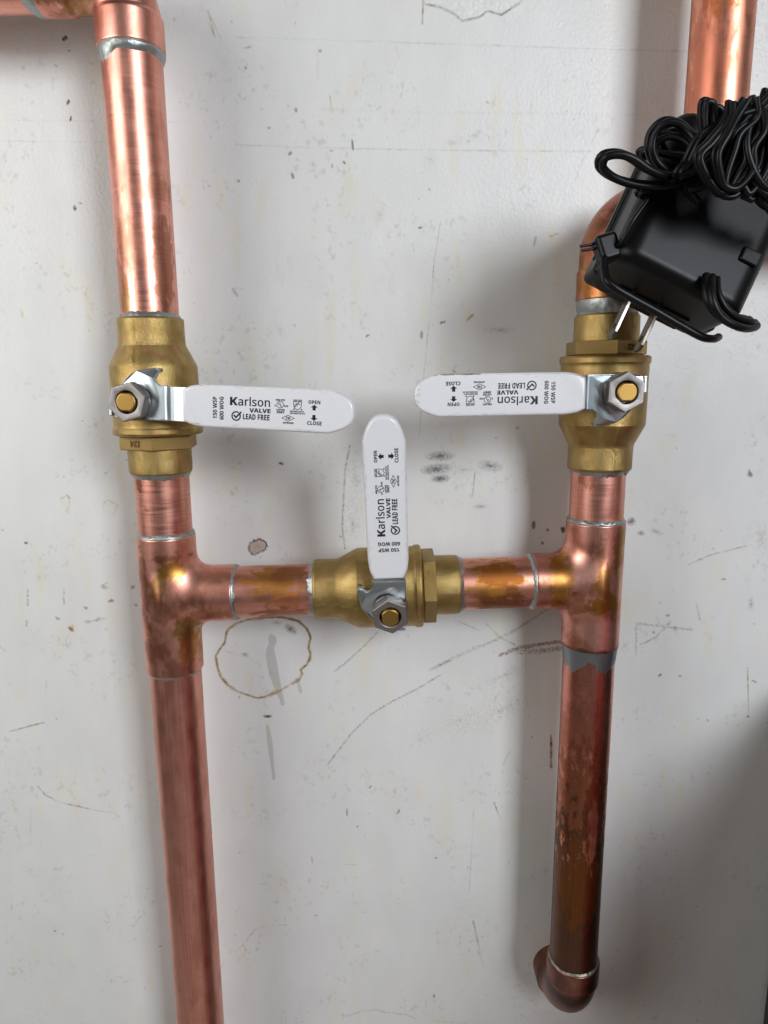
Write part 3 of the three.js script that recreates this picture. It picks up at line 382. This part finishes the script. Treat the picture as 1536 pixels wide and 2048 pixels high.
function valveBody(seed) {
  const prof = [[38.6, 14.6], [40.8, 14.8], [41.3, 15.6], [41, 16.3], [40, 16.6], [34, 16.6], [28.6, 16.7], [27.4, 17], [18.4, 21.5], [17.2, 22], [14, 22.1], [4, 22.1], [-6, 22.1], [-12.5, 22.1], [-13.6, 22.2], [-14.2, 22.8], [-16.6, 22.9], [-17.5, 22.5], [-17.9, 21.6], [-18, 14]];
  const rows = []; for (let i = 0; i < prof.length - 1; i++) { const q = prof[i], z = prof[i + 1], L0 = Math.hypot(z[0] - q[0], z[1] - q[1]); if (L0 > 1.5) { const e = 0.3 / L0; rows.push(q, [mix(q[0], z[0], e), mix(q[1], z[1], e)]); const n = Math.max(1, Math.round(L0 / 1.4)); for (let k = 1; k < n; k++) rows.push([mix(q[0], z[0], k / n), mix(q[1], z[1], k / n)]); rows.push([mix(q[0], z[0], 1 - e), mix(q[1], z[1], 1 - e)]); continue; } const n = Math.max(1, Math.round(Math.hypot(prof[i + 1][0] - prof[i][0], prof[i + 1][1] - prof[i][1]) / 1.4)); for (let k = 0; k < n; k++) rows.push([mix(prof[i][0], prof[i + 1][0], k / n), mix(prof[i][1], prof[i + 1][1], k / n)]); } rows.push(prof[prof.length - 1]);
  const g = turned(rows.slice().reverse(), (a, p) => {
    let r = p[1] + 0.04 * n3(Math.cos(a) * 3, Math.sin(a) * 3, p[0] / 6 + seed);
    if (p[0] > 17 && r > 15.8) r += 0.3 * sst(0.05, 0.0, Math.abs(a + 0.12 + 0.05 * n2(p[0] / 5, seed)));                     // casting seam
    return [r, p[0]];
  }, 180, 40);
  const parts = [g];
  const boss = new THREE.CylinderGeometry(9.2, 10.5, 14, 40); boss.rotateX(Math.PI / 2); boss.translate(0, 0, 19); scaled(boss); parts.push(boss);
  return paintBrass(mergeGeometries(parts.map((q) => { const c = q.index ? q.toNonIndexed() : q; if (!c.attributes.normal) c.computeVertexNormals(); return c; })), seed);
}
function valveCap(seed) {
  const hex = new THREE.Shape(); for (let i = 0; i < 6; i++) { const a = i * Math.PI / 3 + Math.PI / 6 * 0; const x = Math.cos(a) * 19.8, y = Math.sin(a) * 19.8; i ? hex.lineTo(x, y) : hex.moveTo(x, y); } hex.closePath();
  const h = new THREE.ExtrudeGeometry(hex, { depth: 5.6, bevelEnabled: true, bevelThickness: 0.7, bevelSize: 0.7, bevelSegments: 3 }); h.rotateX(Math.PI / 2); h.translate(0, -18.9, 0); scaled(h);
  const prof = [[-25, 16.4], [-36, 16.3], [-37.6, 16.2], [-38.4, 15.7], [-38.6, 14.6], [-36, 14.5]];
  const rows = []; for (let i = 0; i < prof.length - 1; i++) for (let k = 0; k < 5; k++) rows.push([mix(prof[i][0], prof[i + 1][0], k / 5), mix(prof[i][1], prof[i + 1][1], k / 5)]); rows.push(prof[prof.length - 1]);
  const c = turned(rows.slice().reverse(), (a, p) => [p[1] + 0.1 * n3(Math.cos(a) * 3, Math.sin(a) * 3, p[0] / 5 + seed), p[0]], 128, 40);
  return paintBrass(mergeGeometries([h.toNonIndexed(), c.toNonIndexed()]), seed + 4);
}
// steel lever: plate with stop ears, raised arm
const leverGeo = (() => {
  const bev = { bevelEnabled: true, bevelThickness: 0.35, bevelSize: 0.35, bevelSegments: 2, curveSegments: 8 };
  const s = new THREE.Shape(); [[-11.2, -7.2], [-6, -8.2], [17, -8.2], [17, 8.2], [13.2, 8.2], [11.4, 9.6], [10.6, 11.6], [11.6, 13.6], [11.8, 15.2], [9, 15.8], [1.4, 14.6], [-1.5, 12.4], [-8.6, 4.2], [-11.4, -1]].forEach(([x, y], i) => i ? s.lineTo(x, y) : s.moveTo(x, y)); s.closePath();
  const plate = new THREE.ExtrudeGeometry(s, { depth: 1.6, ...bev }); plate.translate(0, 0, 27.2);
  // bend the ear and the far tab down towards the body
  const p = plate.attributes.position; for (let i = 0; i < p.count; i++) { const y = p.getY(i), x = p.getX(i); p.setZ(i, p.getZ(i) - Math.max(0, y - 10) * 0.55 - Math.max(0, -9 - x) * 1.1); }
  const side = new THREE.Shape(), top = [[14, 29.2], [16.4, 29.2], [18.2, 29.9], [20.6, 32.3], [22.6, 33.3], [60, 33.6]], bot = top.map(([x, z]) => [x, z - 2.3]).reverse(); [...top, ...bot].forEach(([x, z], i) => i ? side.lineTo(x, z) : side.moveTo(x, z)); side.closePath();
  const arm = new THREE.ExtrudeGeometry(side, { depth: 15.6, bevelEnabled: true, bevelThickness: 0.35, bevelSize: 0.3, bevelSegments: 2 }); arm.rotateX(Math.PI / 2); arm.translate(0, 7.8, 0);
  const tab = new RoundedBoxGeometry(1.9, 8.4, 9, 2, 0.6); tab.translate(-11.6, -3.4, 23.2);
  const ear = new RoundedBoxGeometry(10, 1.9, 8, 2, 0.6); ear.rotateZ(0.14); ear.translate(6.4, 15, 21.4);
  const g = mergeGeometries([plate, arm, tab, ear].map((q) => scaled(q.index ? q.toNonIndexed() : q))); return toCreasedNormals(g, 0.6);
})();
const gripGeo = (() => {
  const s = new THREE.Shape(), pts = [];
  const half = (x) => x < 34 ? mix(7.4, 8.55, sst(24.4, 34, x)) : x < 94 ? mix(8.55, 8.7, (x - 34) / 60) : 0;
  const upper = range(24.9, 93, 24).map((x) => [x, half(x)]); upper[0][1] -= 1;
  const tip = range(0, 1, 18).map((t) => { const a = t * Math.PI / 2, y = 8.7 * Math.pow(Math.cos(a), 0.9); return [93 + 10.6 * (1 - Math.pow(y / 8.7, 3)), y]; });
  const all = [...upper, ...tip.slice(1)]; [...all, ...all.slice(0, -1).reverse().map(([x, y]) => [x, -y])].forEach(([x, y], i) => i ? s.lineTo(x, y) : s.moveTo(x, y)); s.closePath();
  let g = new THREE.ExtrudeGeometry(s, { depth: 3.2, bevelEnabled: true, bevelThickness: 1.7, bevelSize: 1.5, bevelSegments: 6 }); g.translate(0, 0, 31.4); g.deleteAttribute('uv'); g.deleteAttribute('normal');
  g = mergeVertices(g, 1e-4); g = toCreasedNormals(g, 0.9);
  const p = g.attributes.position, u = [];
  for (let i = 0; i < p.count; i++) { u.push(((p.getX(i) - 24) * 17.35 + 20) / 1536, 1 - (240 - p.getY(i) * 17.35) / 485); }
  g.setAttribute('uv', new THREE.Float32BufferAttribute(u, 2)); return scaled(g);
})();
const stemGeo = (() => { const s = new THREE.Shape(); const r = 4.1, f = 3.6; const a0 = Math.acos(f / r); for (let i = 0; i <= 12; i++) { const a = a0 + (Math.PI - 2 * a0) * i / 12; i ? s.lineTo(r * Math.cos(a), r * Math.sin(a)) : s.moveTo(r * Math.cos(a), r * Math.sin(a)); } for (let i = 0; i <= 12; i++) { const a = Math.PI + a0 + (Math.PI - 2 * a0) * i / 12; s.lineTo(r * Math.cos(a), r * Math.sin(a)); } s.closePath(); const g = new THREE.ExtrudeGeometry(s, { depth: 9.2, bevelEnabled: true, bevelThickness: 1.1, bevelSize: 0.8, bevelSegments: 5 }); g.rotateZ(Math.PI / 2); g.translate(0, 0, 26.4); return scaled(g); })();
const nutGeo = (() => { const s = new THREE.Shape(); for (let i = 0; i < 6; i++) { const a = i * Math.PI / 3; i ? s.lineTo(9.1 * Math.cos(a), 9.1 * Math.sin(a)) : s.moveTo(9.1, 0); } s.closePath(); const hole = new THREE.Path(); hole.absarc(0, 0, 5.9, 0, 7, true); s.holes.push(hole);
  const g = new THREE.ExtrudeGeometry(s, { depth: 4.6, bevelEnabled: true, bevelThickness: 0.9, bevelSize: 0.6, bevelSegments: 4, curveSegments: 32 }); g.translate(0, 0, 30.2);
  const wash = new THREE.CylinderGeometry(8.9, 9.2, 0.9, 40); wash.rotateX(Math.PI / 2); wash.translate(0, 0, 29.5);
  return scaled(toCreasedNormals(mergeGeometries([g, wash.toNonIndexed()]), 0.5)); })();
// the print on a grip
function gripTexture(seed, rust) {
  const cv = document.createElement('canvas'); cv.width = 1536; cv.height = 485; const c = cv.getContext('2d'), Q = rng(seed);
  c.fillStyle = '#dbdadc'; c.fillRect(0, 0, 1536, 485);
  for (let k = 0; k < 60; k++) { c.globalAlpha = 0.08 + Q() * 0.16; c.fillStyle = Q() < 0.6 ? '#b7a9a0' : '#8f8d92'; c.beginPath(); c.ellipse(Q() * 1450, Q() < 0.5 ? 60 + Q() * 40 : 380 + Q() * 40, 6 + Q() * 40, 2 + Q() * 6, (Q() - 0.5) * 0.3, 0, 7); c.fill(); }
  for (let k = 0; k < 80; k++) { c.globalAlpha = 0.14 + Q() * 0.32; c.strokeStyle = '#8b8888'; c.lineWidth = 1 + Q(); const x = Q() * 1450, y = 70 + Q() * 340, a = (Q() - 0.5) * 2; c.beginPath(); c.moveTo(x, y); c.lineTo(x + Math.cos(a) * 30 * Q(), y + Math.sin(a) * 26 * Q()); c.stroke(); }
  for (let k = 0; k < 120; k++) { c.globalAlpha = 0.25; c.fillStyle = '#7a746f'; c.beginPath(); c.arc(Q() * 1450, 60 + Q() * 360, 0.6 + Q() * 1.4, 0, 7); c.fill(); }
  for (const [x0, x1, y, w, col, n] of rust) for (let k = 0; k < n; k++) { c.globalAlpha = 0.12 + Q() * 0.3; c.fillStyle = col; c.beginPath(); c.ellipse(mix(x0, x1, Q()), y + (Q() - 0.5) * w, 3 + Q() * 16, 1 + Q() * 3.5, 0, 0, 7); c.fill(); }
  c.globalAlpha = 1; c.fillStyle = c.strokeStyle = '#17171c';
  const txt = (s, x0, x1, base, cap, weight = 'bold', ctx = c) => { ctx.save(); ctx.font = weight + ' 100px sans-serif'; const w = ctx.measureText(s).width; ctx.translate(x0, base); ctx.scale((x1 - x0) / w, cap / 72); ctx.fillText(s, 0, 0); if (weight === 'bold') { ctx.lineWidth = cap < 20 ? 7 : 3.5; ctx.strokeText(s, 0, 0); } ctx.restore(); };
  const up = (s, x, y0, y1, cap) => { c.save(); c.translate(x, y0); c.rotate(-Math.PI / 2); txt(s, 0, y0 - y1, 0, cap); c.restore(); };
  up('150 WSP', 299, 340, 160, 33); up('600 WOG', 355, 346, 156, 33);
  txt('K', 400, 470, 222, 65); txt('arlson', 472, 745, 222, 66, 'normal'); c.lineWidth = 2.2; c.save(); c.font = 'normal 100px sans-serif'; const aw = c.measureText('arlson').width; c.translate(472, 222); c.scale(273 / aw, 66 / 72); c.lineWidth = 3; c.strokeText('arlson', 0, 0); c.restore();
  txt('VALVE', 570, 746, 273, 32); c.save(); c.font = 'bold 100px sans-serif'; const vw = c.measureText('VALVE').width; c.translate(570, 273); c.scale(176 / vw, 32 / 72); c.lineWidth = 5; c.strokeText('VALVE', 0, 0); c.restore();
  c.lineWidth = 11; c.lineCap = 'butt'; c.beginPath(); c.arc(459, 309, 34, -0.55, 5.35); c.stroke(); c.lineWidth = 13; c.beginPath(); c.moveTo(439, 300); c.lineTo(457, 320); c.lineTo(502, 274); c.stroke();
  txt('LEAD FREE', 512, 738, 332, 44);
  txt('600 PSI', 785, 860, 170, 14); c.lineWidth = 5; c.beginPath(); c.arc(822, 200, 27, 0, 7); c.stroke(); txt('U', 806, 824, 204, 22); txt('L', 822, 838, 218, 22); txt('C', 775, 792, 217, 14); txt('US', 852, 888, 217, 14); txt('LISTED', 789, 861, 249, 14); txt('39RY', 792, 858, 270, 16);
  txt('LEAD FREE', 927, 999, 166, 11); c.lineWidth = 5; c.beginPath(); c.moveTo(932, 171); c.lineTo(996, 171); c.lineTo(995, 205); c.quadraticCurveTo(990, 226, 964, 234); c.quadraticCurveTo(938, 226, 933, 205); c.closePath(); c.stroke(); c.save(); c.translate(937, 212); c.rotate(-0.5); txt('UPC', 0, 56, 6, 22); c.restore(); for (const x of [936, 997]) { c.beginPath(); c.arc(x, 232, 6.5, 0, 7); c.fill(); }
  txt('NSF/ANSI/CAN 61', 902, 1018, 255, 12); txt('NSF/ANSI/CAN 372', 902, 1027, 271, 12);
  c.lineWidth = 4.5; c.beginPath(); c.moveTo(838, 306); c.lineTo(888, 281); c.lineTo(938, 306); c.lineTo(888, 331); c.closePath(); c.stroke(); txt('FM', 868, 907, 318, 24); txt('APPROVED', 845, 936, 352, 14);
  txt('OPEN', 1050, 1152, 182, 27); txt('CLOSE', 1043, 1166, 352, 29);
  const arrow = (y0, y1, d) => { c.beginPath(); const t = d > 0 ? y0 : y1, b = d > 0 ? y1 : y0, m = t + d * 22; c.moveTo(1100, t); c.lineTo(1129, m); c.lineTo(1113, m); c.lineTo(1113, b); c.lineTo(1087, b); c.lineTo(1087, m); c.lineTo(1071, m); c.closePath(); c.fill(); };
  arrow(189, 234, 1); arrow(271, 318, -1);
  for (let k = 0; k < 900; k++) { c.globalAlpha = 0.25 + Q() * 0.5; c.fillStyle = '#d3d2d4'; c.beginPath(); c.arc(250 + Q() * 930, 140 + Q() * 225, 0.6 + Q() * 1.5, 0, 7); c.fill(); }
  const t = new THREE.CanvasTexture(cv); t.colorSpace = THREE.SRGBColorSpace; t.magFilter = THREE.LinearFilter; return t;
}
const gripMat = (seed, rust) => new THREE.MeshPhysicalMaterial({ map: gripTexture(seed, rust), roughness: 0.3, clearcoat: 0.5, clearcoatRoughness: 0.18 });
function makeValve(label, seed, pos, turnZ, lean, capTurn, handleTurn, nutTurn, slide, rust) {
  const t = thing('ball_valve', label, 'valve', pos, 'brass ball valves with white lever grips');
  t.rotation.set(0, 0, turnZ); t.rotateY(lean);                              // lean: turned about its own bore
  mesh('body', valveBody(seed), M.brass, t);
  const cap = mesh('end_cap', valveCap(seed), M.brass, t); cap.rotation.y = capTurn;
  const mark = new TextGeometry('I24', { font, size: 3.1, depth: 0.3, curveSegments: 4 }); mark.computeBoundingBox(); mark.translate(-(mark.boundingBox.max.x) / 2, 0, 0); mark.rotateZ(Math.PI); scaled(mark);
  const fa = -Math.PI / 3, rr = 17.86, mk = mesh('stamped_mark', mark, M.ink, cap); mk.rotation.y = fa; mk.position.set(Math.sin(fa) * rr * MM, -20.2 * MM, Math.cos(fa) * rr * MM);
  const lever = mesh('lever', leverGeo, M.zinc, t); lever.rotation.z = handleTurn;
  mesh('grip', gripGeo, gripMat(seed, rust), lever).position.x = slide * MM;
  const nut = mesh('stem_nut', nutGeo, M.nut, t); nut.rotation.z = nutTurn;
  const stem = mesh('stem', stemGeo, M.stem, t); stem.rotation.z = handleTurn;
  solderRing(t, [0, 41, 0], [0, 1, 0], 16.2, { seed: seed + 1, w: 2.4, vary: .5, bulge: .2 }); solderRing(t, [0, -38.3, 0], [0, -1, 0], 16.2, { seed: seed + 2, w: 2.2, vary: .5, bulge: .2 });
  return t;
}
makeValve('brass ball valve below the long sanded pipe, clean white lever turned sideways', 101, [XL, -9.6, H], 0, -0.075, 0.72, -0.052, 0.25, 4, [[30, 240, 70, 14, '#9c8f86', 20], [30, 160, 385, 20, '#94857a', 14]]);
makeValve('brass ball valve in the cross run, white lever pointing straight up', 202, [2.6, runY(2.6), H], Math.PI / 2 + Math.atan(SL), -0.15, -0.5, 0.0, 0.1, -2, [[900, 1300, 418, 16, '#8f8d8b', 20]]);
makeValve('brass ball valve below the power adapter, white lever with a brown scorched edge', 303, [XR + 0.4, -7, H], Math.PI, 0.0, 0.55, 0.01, 0.5, -4, [[880, 1200, 412, 12, '#4d3018', 120], [1100, 1330, 408, 12, '#8b6a35', 40], [1380, 1425, 230, 150, '#a08565', 26]]);

// ---------------------------------------------------------------- power adapter with its cord
{
  const t = thing('power_adapter', 'black plug-in power adapter with two flat prongs and a coiled cord', 'power adapter', [115.8, 31.7, 103]);
  const tilt = -THREE.MathUtils.degToRad(26);
    t.rotation.z = tilt; t.rotateY(-0.02); t.rotateX(-0.2); t.updateMatrixWorld(true); const inv = t.matrixWorld.clone().invert();
  // case: back shell and a narrower rounded front shell, local y up from the prong face
  const W = 58, L = 66, f = (x, y, z) => { const q = [Math.abs(x) - (W / 2 - 9), Math.abs(y - L / 2) - (L / 2 - 5), Math.abs(z + 1) - (20 - 9)]; const rxz = Math.hypot(Math.max(q[0], 0), Math.max(q[2], 0)) + Math.min(Math.max(q[0], q[2]), 0) - 9; const a = rxz + 5, b = q[1]; let d = Math.hypot(Math.max(a, 0), Math.max(b, 0)) + Math.min(Math.max(a, b), 0) - 5; return d; };
  mesh('case', solid(f, [-32, -2, -24], [32, L + 2, 22], 1.0), M.plastic, t);
  const back = new RoundedBoxGeometry(59.4, L - 1, 16, 4, 3); back.translate(0, L / 2 + 0.2, -12.5); mesh('back_shell', scaled(back), M.gloss, t);
  for (const z of [-7.5, -10.5, -13.5]) { const g = new RoundedBoxGeometry(1, L - 14, 1.1, 2, 0.4); g.translate(-29.7, L / 2 + 2, z); mesh('side_rib', scaled(g), M.plastic, t); }
  const plate = new RoundedBoxGeometry(34, 1.2, 13, 2, 0.5); plate.translate(0, -0.3, -10); mesh('prong_plate', scaled(plate), M.plastic, t);
  const lab = new RoundedBoxGeometry(40, 6, 0.8, 2, 0.3); lab.rotateX(0.7); lab.translate(2, 2.6, 16.4); mesh('moulded_panel', scaled(lab), M.gloss, t);
  const latch = new RoundedBoxGeometry(8, 6, 3, 3, 1); latch.translate(20, 22, 19); mesh('cord_clip', scaled(latch), M.plastic, t);
  for (const x of [-11, 1.7]) {
    const s = new THREE.Shape(); s.moveTo(-3.1, 0); s.lineTo(3.1, 0); s.lineTo(3.1, -19.4); s.lineTo(1.9, -21.4); s.lineTo(-1.9, -21.4); s.lineTo(-3.1, -19.4); s.closePath(); const h = new THREE.Path(); h.absarc(0, -16.2, 1.5, 0, 7, true); s.holes.push(h);
    const g = new THREE.ExtrudeGeometry(s, { depth: 1.1, bevelEnabled: true, bevelThickness: 0.2, bevelSize: 0.2, bevelSegments: 2 }); g.rotateY(Math.PI / 2); g.translate(x, 0, -5); mesh('prong', scaled(g), M.blade, t);
  }
  // cord: pairs of round strands side by side
  const strands = [];
  const zip = (pts, r = 1.15, seg = 80) => { for (const s of [-1, 1]) strands.push(tube(pts.map(([x, y, z]) => [x + s * r * 0.35, y - s * r * 0.45, z + s * r * 0.75]), r, seg, 10)); };
  zip([[119.4,65.5,124],[111.6,73.3,124],[105.6,73.8,126],[98.6,75.6,128],[92,79.1,129],[86.9,80.6,129],[82.2,80,128],[81.7,77.7,126],[84.7,75.4,124],[91.7,73,122],[100.5,71.8,121],[107.4,71.4,122],[114.2,72.6,123]], 1.5);
  zip([[118,74,121],[111,75.8,120],[104.5,80.2,120],[101.7,84.7,121],[102,89.6,122],[105.1,92.7,124],[109.3,92.3,125],[113.2,88.7,126],[116.2,83.9,128],[119.5,80.6,128]], 1.45);
  zip([[116.6,74.1,117],[109.4,77.4,116],[104.5,82.6,117],[103.9,87.3,119],[107.6,89,121],[112,87.4,123],[116.6,82.5,125]], 1.35);
  zip([[103.1,84.5,112],[101,85.7,113],[102.9,86.1,115],[108.6,84,117],[115.2,82.4,119],[120,81.1,120]], 1.3);
  zip([[108.4,72.5,114],[102.9,69.3,115],[100.4,70.1,116],[102,71.3,117],[106.8,72.5,118]], 1.3);
  zip([[115.1,95.2,112],[109.5,93.5,113],[107.8,89.3,114],[111.5,83.6,115],[116.7,79.3,116],[122.2,77.7,118]], 1.3);
  for (let k = 0; k < 6; k++) { const d = k * 26; zip([[107.1,73.1,130],[110.5,75.1,131],[114.2,80.1,133],[117.3,85.3,135],[120.9,89.4,136],[126.8,93,137],[136.7,94.7,138]].map(([x, y, z], i) => [x + d * 0.07 * (i > 1 ? 1 : 0.6) + n2(i * 0.5, k * 5) * 2.6, y - d * 0.035 * (1 + i * 0.1) + n2(k * 5, i * 0.5 + 9) * 2.6, z + (k % 3) * 2.2 - 3]), 1.25); }
  for (let k = 0; k < 5; k++) zip([[122.8,94.4,138],[120.5,87.9,139],[116.7,81.5,140],[113.9,75.3,140],[114.2,71,139],[117.4,67.7,138],[121.8,67.2,138],[125.9,70.5,139],[126.7,76.9,140],[128.5,84,140],[131.2,91.7,138]].map(([x, y, z], i) => [x + k * 3.1 + n2(i * 0.45, k * 7) * 3, y + k * 0.8 - (i > 3 && i < 7 ? k * 1.6 : 0) + n2(k * 7, i * 0.45) * 3, z + (k % 2) * 2.6 - k * 0.6]), 1.25);
  for (let k = 0; k < 3; k++) zip([[121.6,79.6,128],[118.5,86.8,129],[116.8,92.8,130],[116.7,97,131],[118.7,97.4,131],[119.9,94.2,130],[121.4,87.7,129],[124.4,81.5,128]].map(([x, y, z], i) => [x + k * 4.2, y + n2(k * 3, i) * 1.2 - k * 1.5, z - k * 2]), 1.3);
  for (let k = 0; k < 5; k++) zip([[140.9,100.3,138],[134.2,94.8,139],[129.6,87.5,140],[127.9,79.3,141],[130.7,70.4,141],[136.6,65.2,140],[144.7,67.2,139]].map(([x, y, z], i) => [x + k * 2.4 + n2(i, k + 30) * 2, y - k * 2.2 + n2(k + 8, i) * 1.6, z - k * 1.8]), 1.25);
  // strap of cord along the prong face and the doubled end at the corner
  strands.push(tube([[93.2,50.2,112],[93.8,51.7,118],[96.5,58.3,120],[102.6,66.9,119]], 1.0, 50, 8));
  strands.push(tube([[87.9,46.5,116],[87.4,40.9,119],[87.7,36.9,122],[90.5,34.2,123],[97.1,30.5,123],[107.2,25.4,122.5],[117.5,19.9,122],[126.9,15.4,121],[132.7,14.8,118],[137.7,15.8,112]], 1.6, 80, 10));
  zip([[126.8,37.9,123],[125.1,33.4,127],[125.4,28.1,129],[128.9,23,129],[135,19.8,128],[141.9,19,124],[148.4,20.2,118],[150.6,22,112]], 1.6);
  zip([[129.4,38,122],[128.4,33,125.5],[130.6,27.3,127],[136.8,22.7,126],[144.3,21.5,122],[150.2,20.9,115]], 1.4);
  const cg = mergeGeometries(strands); cg.applyMatrix4(inv); mesh('cord', cg, M.cord, t);
  const plugPts = [[89.9,50.5,112],[84.7,52.4,110],[90.2,50.2,112]][0];
  const body = new RoundedBoxGeometry(9, 11, 8, 3, 2); scaled(body); const pb = mesh('cord_plug', body, M.cord, t); pb.position.set(plugPts[0] * MM, plugPts[1] * MM, plugPts[2] * MM).applyMatrix4(inv); pb.rotation.z = 0.3 - tilt;
  for (const dy of [-0.9, 0.9]) { const g = new THREE.CylinderGeometry(0.55, 0.55, 7, 10); g.rotateZ(Math.PI / 2 - 0.15); g.translate(-6.6, 2.6 + dy, 0); mesh('pin', scaled(g), M.cord, pb); }
}

// ---------------------------------------------------------------- outside the picture: what lights and shades the wall
{ // pale concrete floor under the wall, mirrored in the lower pipes
  const g = new THREE.BoxGeometry(4, 0.06, 3.6); g.translate(0.4, -0.95, 1.75);
  const fl = mesh('floor', g, new THREE.MeshStandardMaterial({ color: '#b9b4ac', roughness: 0.85, bumpMap: rep(grainTex, 8), bumpScale: 0.0006 }), scene); fl.userData.kind = 'structure';
}
// the two windows the daylight comes through
for (const [q, label, glow, aim] of [[WIN, 'tall bright window behind the viewer that lights the wall', 1.2, [0.05, -0.08, 0]], [SIDE, 'small dim window off to the side of the pipes', 0.5, [-0.12, -0.1, 0]]]) {
  const t = thing('window', label, 'window', [q.x / MM, q.y / MM, q.z / MM]); t.lookAt(...aim);
  mesh('pane', new THREE.BoxGeometry(q.w, q.h, 0.004), new THREE.MeshStandardMaterial({ color: '#ffffff', emissive: '#f3f8ff', emissiveIntensity: glow }), t).position.z = -0.006;
  const wm = new THREE.MeshStandardMaterial({ color: '#cfcdc8', roughness: 0.5 });
  for (const s of [-1, 1]) { mesh('frame_bar', new RoundedBoxGeometry(0.03, q.h + 0.06, 0.03, 2, 0.004), wm, t).position.set(s * (q.w / 2 + 0.015), 0, -0.02); mesh('frame_bar', new RoundedBoxGeometry(q.w - 0.001, 0.03, 0.03, 2, 0.004), wm, t).position.set(0, s * (q.h / 2 + 0.015), -0.02); }
}
{ // tool cabinet against the wall at the lower right; its corner throws the slanting shade
  const X0 = 0.259, top = -0.178, t = thing('tool_cabinet', 'dark tool cabinet with a red front standing against the wall', 'cabinet', [X0 / MM, top / MM - 700, 2]);
  const body = new RoundedBoxGeometry(0.5, 0.7, 0.13, 2, 0.004); body.translate(0.25, 0.35, 0.065); mesh('carcass', body, new THREE.MeshStandardMaterial({ color: '#2f2d2c', roughness: 0.6 }), t);
  const front = new RoundedBoxGeometry(0.5, 0.7, 0.24, 2, 0.004); front.translate(0.25, 0.35, 0.252); mesh('drawer_stack', front, new THREE.MeshStandardMaterial({ color: '#8f171c', roughness: 0.35 }), t);
  for (let k = 0; k < 4; k++) { const h = new RoundedBoxGeometry(0.3, 0.016, 0.014, 2, 0.004); h.translate(0.25, 0.1 + k * 0.16, 0.38); mesh('handle', h, M.zinc, t); }
}

renderer.render(scene, camera);
